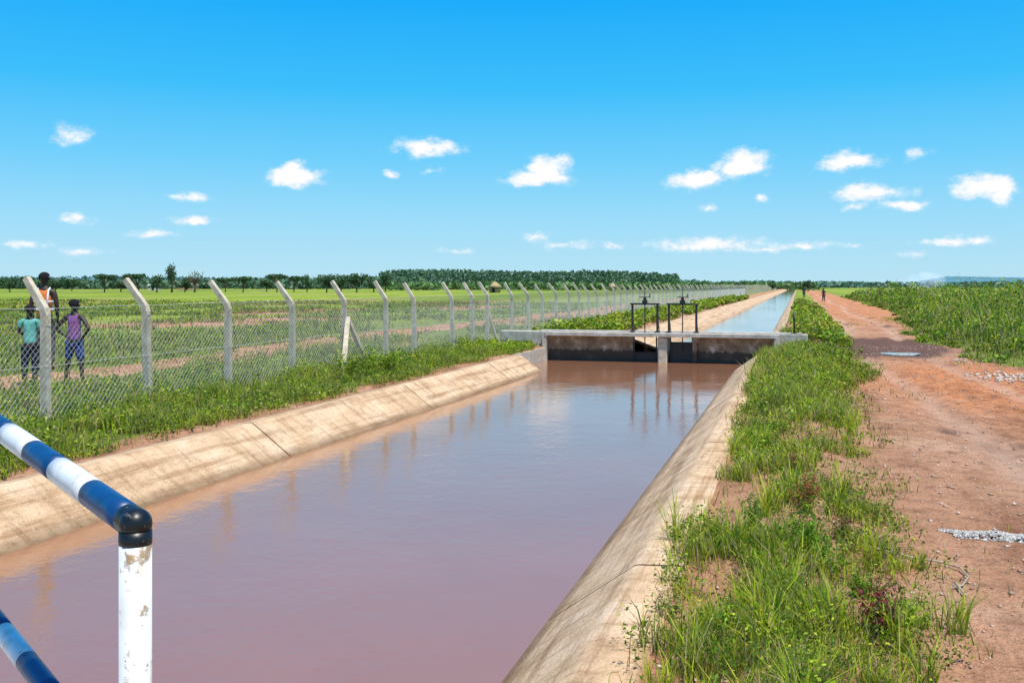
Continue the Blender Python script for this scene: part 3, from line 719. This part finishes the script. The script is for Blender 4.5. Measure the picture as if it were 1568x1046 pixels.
# ================= people =================
def skin(name,verts,edges,rad,mat,parent,sub=2):
    me=bpy.data.meshes.new(name);me.from_pydata(verts,edges,[]);o=bpy.data.objects.new(name,me);bpy.context.scene.collection.objects.link(o)
    sk=o.modifiers.new('s','SKIN');sk.use_smooth_shade=True
    for i,r_ in enumerate(rad):
        v=me.skin_vertices[0].data[i];v.radius=r_ if hasattr(r_,'__len__') else (r_,r_);v.use_root=(i==0)
    sb=o.modifiers.new('d','SUBSURF');sb.levels=sub;sb.render_levels=sub
    bpy.context.view_layer.update()
    dg=bpy.context.evaluated_depsgraph_get();nm=bpy.data.meshes.new_from_object(o.evaluated_get(dg))
    bpy.data.objects.remove(o);nm.materials.clear();nm.materials.append(mat)
    for p in nm.polygons:p.use_smooth=True
    q=bpy.data.objects.new(name,nm);bpy.context.scene.collection.objects.link(q);q.parent=parent;return q
M_skin=simple('dark_skin',(.045,.022,.014),(.065,.034,.022),12,.5,.1,.002,.4)
M_hair=simple('black_hair',(.006,.005,.005),(.015,.012,.012),90,.9,.6,.004)
def cloth(name,a,b,scale,c=None):
    m,nt,bs=newmat(name);f=noise(nt,scale,3)
    st=[(.4,a),(.5,b)] if c is None else [(.38,a),(.48,b),(.6,c)]
    nt.links.new(ramp(nt,st,f).outputs[0],bs.inputs['Base Color']);bs.inputs['Roughness'].default_value=.9;bump(nt,bs,noise(nt,18,3),.6,.02);return m
M_teal=cloth('teal_cloth',(.10,.42,.36),(.16,.52,.45),6);M_navy=cloth('navy_cloth',(.008,.012,.03),(.02,.03,.06),8)
M_purp=cloth('purple_print_cloth',(.10,.03,.20),(.45,.12,.30),28,(.18,.09,.36));M_blu=cloth('blue_print_cloth',(.01,.02,.12),(.03,.07,.30),22)
M_oran=cloth('orange_cloth',(.66,.15,.02),(.8,.22,.04),6);M_wht=cloth('white_cloth',(.7,.7,.7),(.8,.8,.8),6);M_trou=cloth('grey_trousers',(.05,.05,.06),(.1,.1,.11),6)
def person(name,loc,H,yaw,arms,stance,shirt,bottoms,long=False,sleeves=True,kid=True,stripe=False):
    g=empty(name,loc);g.rotation_euler=(0,0,yaw);g.scale=(H,H,H)
    st=stance;hr=1.12 if kid else .95
    v=[(0,0,.53),(0,0,.62),(0,.004,.73),(0,-.004,.81),(0,.004,.855),(0,.012,.895),(0,.01,.945),(0,.0,.975)]
    r=[(.07,.055),(.062,.05),(.078,.052),(.035,.03),(.027,.028),(.04*hr,.045*hr),(.05*hr,.056*hr),(.03*hr,.036*hr)]
    e=[(0,1),(1,2),(2,3),(3,4),(4,5),(5,6),(6,7)]
    for s in (-1,1):
        b=len(v);a=arms[0] if s<0 else arms[1]
        v+=[(s*.095,-.002,.795),(s*a[0][0],a[0][1],a[0][2]),(s*a[1][0],a[1][1],a[1][2]),(s*a[2][0],a[2][1],a[2][2])]
        r+=[.032,.023,.015,(.019,.012)];e+=[(3,b),(b,b+1),(b+1,b+2),(b+2,b+3)]
        b=len(v);x=s*st
        v+=[(s*.045,0,.495),(s*((.045+st)*.5+.005),.008,.28),(x,-.012,.05),(x+s*.008,.055,.018)]
        r+=[.052,.033,.019,(.020,.014)];e+=[(0,b),(b,b+1),(b+1,b+2),(b+2,b+3)]
    skin('body',v,e,r,M_skin,g)
    mb=MB()
    for s in (-1,1):
        a=arms[0] if s<0 else arms[1];p=Vector((s*a[2][0],a[2][1],a[2][2]));w=Vector((s*a[1][0],a[1][1],a[1][2]));dr_=(p-w).normalized()
        side=dr_.cross(Vector((0,1,.2))).normalized();cur=side.cross(dr_).normalized()
        for k in range(4):
            L=[.034,.040,.038,.030][k];o_=side*((k-1.5)*.0085)
            mb.tube([p+o_,p+o_+dr_*L*.5+cur*.002,p+o_+dr_*L*.85+cur*.010],[.0052,.0047,.0036],6)
        mb.tube([p-dr_*.012+side*.014,p+side*.026+dr_*.006,p+side*.028+dr_*.022],[.0055,.005,.004],6)
        mb.ball((s*.052*hr,.008,.930),(.008,.014,.019),0,8,6)
    mb.tube([(0,.060*hr,.945),(0,.074*hr,.928),(0,.062*hr,.922)],[.006,.011,.008],8)
    mb.ball((0,.058*hr,.905),(.018,.008,.006),0,8,6)
    mb.obj('fingers_and_face',[M_skin],g)
    mb=MB()
    for s in (-1,1): mb.ball((s*.019,.056*hr,.944),(.008,.005,.005),0,8,6)
    mb.obj('eyes',[M_wht],g)
    mb=MB();nu,nv=20,9;vs=[];fs=[]
    for j in range(nv+1):
        for i in range(nu):
            th=2*math.pi*i/nu;ph=j/nv*(1.25+.45*max(0,-math.sin(th)))
            R=Vector((.059*hr,.066*hr,.058*hr))
            vs.append((R.x*math.sin(ph)*math.cos(th),.002+R.y*math.sin(ph)*math.sin(th),.942+R.z*math.cos(ph)))
    for j in range(nv):
        for i in range(nu): fs.append((j*nu+i,(j+1)*nu+i,(j+1)*nu+(i+1)%nu,j*nu+(i+1)%nu))
    mb.add(vs,fs,0,True);mb.obj('hair',[M_hair],g)
    v=[(0,0,.50),(0,0,.58),(0,0,.66),(0,.003,.74),(0,-.002,.805)];r=[(.086,.068),(.078,.062),(.080,.062),(.088,.062),(.046,.036)]
    e=[(0,1),(1,2),(2,3),(3,4)]
    for s in (-1,1):
        b=len(v);a=arms[0] if s<0 else arms[1]
        if sleeves:
            sh=Vector((s*.097,-.002,.797));el=Vector((s*a[0][0],a[0][1],a[0][2]));m_=sh.lerp(el,.65)
            v+=[tuple(sh),tuple(m_)];r+=[.038,.034];e+=[(4,b),(b,b+1)]
        else: v+=[(s*.078,0,.797)];r+=[.034];e+=[(4,b)]
    skin('shirt',v,e,r,shirt,g)
    if stripe:
        mb=MB()
        for z in (.62,.70): mb.tube([(.096*math.cos(t_),.074*math.sin(t_),z) for t_ in np.linspace(0,6.283,25)],.010,6)
        for s in (-1,1): mb.tube([(s*.05,-.060,.62),(s*.055,-.07,.72),(s*.055,-.046,.81),(s*.055,.0,.835),(s*.055,.06,.74),(s*.05,.066,.62)],.010,6)
        mb.obj('reflective_bands',[M_wht],g)
    v=[(0,0,.545)];r=[(.082,.064)];e=[]
    for s in (-1,1):
        b=len(v);kn=Vector((s*((.045+st)*.5+.005),.008,.28));x=s*st
        v+=[(s*.046,0,.49),tuple(Vector((s*.046,0,.49)).lerp(kn,.55)),tuple(kn)];r+=[.062,.053,.046];e+=[(0,b),(b,b+1),(b+1,b+2)]
        if long: v+=[(x,-.01,.075)];r+=[.032];e+=[(b+2,b+3)]
    skin('trousers' if long else 'shorts',v,e,r,bottoms,g)
    return g
down=((.125,-.012,.66),(.12,.03,.535),(.118,.045,.495))
front=((.13,.005,.67),(.06,.10,.62),(.03,.115,.63))
hips=((.205,-.045,.66),(.105,.01,.565),(.085,.025,.545))
def gp(c_,d_):
    x,y=surv(c_,d_);return (x,y,float(gz(x,y)))
person('child',gp(46,16.8),1.38,TH+.25,(front,down),.06,M_teal,M_navy,True)
person('child',gp(114,16.9),1.45,TH-.1,(hips,hips),.105,M_purp,M_blu,False,False)
person('man',gp(68,18.0),1.80,TH+.1,(down,down),.07,M_oran,M_trou,True,False,False,True)
person('pedestrian',gp(1261,100),1.4,0,(down,down),.06,M_navy,M_trou,True)
person('pedestrian',gp(1231,115),1.4,0,(down,down),.06,M_navy,M_trou,True)

# ================= smoke =================
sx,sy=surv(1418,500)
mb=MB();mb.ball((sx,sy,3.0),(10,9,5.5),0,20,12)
m=bpy.data.materials.new('smoke');m.use_nodes=True;nt=m.node_tree;nt.nodes.remove(nt.nodes['Principled BSDF'])
vs_=N(nt,'ShaderNodeVolumePrincipled');vs_.inputs['Color'].default_value=(.95,.97,1,1);vs_.inputs['Emission Color'].default_value=(.62,.82,1,1)  # faint self-glow makes the smoke brighter than the light it scatters
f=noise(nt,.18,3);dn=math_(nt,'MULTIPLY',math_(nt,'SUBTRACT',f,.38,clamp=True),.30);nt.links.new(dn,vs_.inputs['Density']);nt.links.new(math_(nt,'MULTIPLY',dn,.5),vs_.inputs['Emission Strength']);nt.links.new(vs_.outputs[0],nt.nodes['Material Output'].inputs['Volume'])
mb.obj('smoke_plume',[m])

# ================= sky, sun =================
SUN=Vector((.36,-.24,1.10)).normalized()
wd=bpy.data.worlds.new('World');bpy.context.scene.world=wd;wd.use_nodes=True;nt=wd.node_tree
bg=nt.nodes['Background'];bg.inputs['Strength'].default_value=1.0
sky=N(nt,'ShaderNodeTexSky',sky_type='NISHITA');sky.sun_disc=False;sky.sun_elevation=math.asin(SUN.z);sky.sun_rotation=math.atan2(SUN.x,SUN.y);sky.air_density=1.0;sky.dust_density=.4;sky.ozone_density=2.5
tc=N(nt,'ShaderNodeTexCoord');sp=N(nt,'ShaderNodeSeparateXYZ');nt.links.new(tc.outputs['Generated'],sp.inputs[0])
az=math_(nt,'ARCTAN2',sp.outputs[0],sp.outputs[1]);el=math_(nt,'ARCSINE',sp.outputs[2])
sn=nt.nodes.new('ShaderNodeVectorMath');sn.operation='SCALE';nt.links.new(sky.outputs[0],sn.inputs[0]);sn.inputs['Scale'].default_value=.10
er=ramp(nt,[(0,(.50,.79,.93)),(.092,(.33,.73,.98)),(.174,(.16,.64,1.0)),(.274,(.035,.53,1.0)),(.40,(.0,.42,1.0)),(.62,(.0,.30,.90)),(1,(.02,.24,.68))],math_(nt,'DIVIDE',el,.70,clamp=True))
base=mix(nt,.93,sn.outputs[0],er.outputs[0])
cv=N(nt,'ShaderNodeCombineXYZ');nt.links.new(az,cv.inputs[0]);nt.links.new(el,cv.inputs[1])
def wn(scale,det,rough,sc=(1,1,1),off=(0,0,0)):
    mp=N(nt,'ShaderNodeMapping');mp.inputs['Scale'].default_value=sc;mp.inputs['Location'].default_value=off;nt.links.new(cv.outputs[0],mp.inputs[0])
    n=N(nt,'ShaderNodeTexNoise');n.inputs['Scale'].default_value=scale;n.inputs['Detail'].default_value=det;n.inputs['Roughness'].default_value=rough;nt.links.new(mp.outputs[0],n.inputs['Vector']);return n
nn=wn(52,5,.64,(1,1.5,1));warp=nt.nodes.new('ShaderNodeVectorMath');warp.operation='MULTIPLY_ADD'
nt.links.new(wn(30,4,.6,(1,1.4,1),(5,3,0)).outputs['Color'],warp.inputs[0]);warp.inputs[1].default_value=(.034,.017,0);sub=nt.nodes.new('ShaderNodeVectorMath');sub.operation='SUBTRACT';nt.links.new(cv.outputs[0],sub.inputs[0]);sub.inputs[1].default_value=(.017,.0085,0);nt.links.new(sub.outputs[0],warp.inputs[2])
CL=[(108,210,44,28,.62),(455,272,80,24,1),(450,262,40,24,.9),(655,228,104,24,.9),(825,275,100,22,1),(838,258,60,42,1.05),(1062,276,90,26,1),(1135,252,80,36,1.05),(1298,248,84,28,.85),(1400,236,36,18,.5),(1505,288,78,34,1.05),(1528,296,34,30,1),(1332,297,96,24,.85),(1385,315,76,14,.7),(1310,320,34,12,.55),(1460,369,100,14,.75),(1300,377,50,12,.5),(1085,318,34,14,.55),(1168,304,26,14,.5),(818,365,36,18,.55),(600,266,18,10,.65),(660,262,44,10,.45),(293,303,52,13,.62),(298,337,60,14,.7),(122,336,40,16,.62),(235,358,70,11,.5),(35,373,60,14,.55),(1080,376,200,22,.66),(1220,377,90,14,.6),(870,377,90,12,.46),(700,385,80,10,.42),(940,378,40,9,.46),(130,384,80,14,.42),(1160,382,170,10,.5),(1380,388,60,10,.4)]
acc=None
for (cx_,cy_,w_,h_,a_) in CL:
    u=(cx_-784)/FP;azc=math.atan(u)-TH;elc=math.atan((437-cy_)/FP*math.cos(math.atan(u)))
    sw=FP/(w_*.5*1.40);sh=FP/(h_*.5*1.55)
    m1=nt.nodes.new('ShaderNodeVectorMath');m1.operation='MULTIPLY_ADD';nt.links.new(warp.outputs[0],m1.inputs[0]);m1.inputs[1].default_value=(sw,sh,0);m1.inputs[2].default_value=(-azc*sw,-elc*sh,0)
    ln=nt.nodes.new('ShaderNodeVectorMath');ln.operation='LENGTH';nt.links.new(m1.outputs[0],ln.inputs[0])
    v=math_(nt,'MULTIPLY_ADD',ln.outputs['Value'],-a_,a_)
    acc=v if acc is None else math_(nt,'MAXIMUM',acc,v)
dens=math_(nt,'ADD',acc,math_(nt,'MULTIPLY',math_(nt,'SUBTRACT',nn.outputs['Fac'],.52),1.35))
mr=N(nt,'ShaderNodeMapRange',interpolation_type='SMOOTHSTEP');nt.links.new(dens,mr.inputs[0]);mr.inputs[1].default_value=0;mr.inputs[2].default_value=.66
gate_=N(nt,'ShaderNodeMapRange');nt.links.new(acc,gate_.inputs[0]);gate_.inputs[1].default_value=-.15;gate_.inputs[2].default_value=.28
alpha=math_(nt,'MULTIPLY',mr.outputs[0],gate_.outputs[0],clamp=True)
ccol=ramp(nt,[(.0,(.60,.84,.99)),(.5,(.82,.92,1.0)),(.9,(1,1,1))],alpha)
final=mix(nt,math_(nt,'POWER',alpha,.85,clamp=True),base,ccol.outputs[0])
nt.links.new(final,bg.inputs[0])
wd.cycles.sampling_method='NONE'
sd=bpy.data.lights.new('sun','SUN');sd.energy=5.0;sd.angle=math.radians(.53);sd.color=(1,.95,.85)
so=bpy.data.objects.new('sun',sd);bpy.context.scene.collection.objects.link(so);so.rotation_euler=(-SUN).to_track_quat('-Z','Y').to_euler()
cd=bpy.data.cameras.new('camera');cd.lens=35;cd.sensor_width=36;cd.shift_y=-86/1568;cd.clip_end=20000;cd.clip_start=.05
co=bpy.data.objects.new('camera',cd);bpy.context.scene.collection.objects.link(co);co.location=(0,0,EYE);co.rotation_euler=(math.pi/2,0,TH)
bpy.context.scene.camera=co
sc=bpy.context.scene;sc.view_settings.view_transform='Standard';sc.view_settings.look='None';sc.view_settings.exposure=0
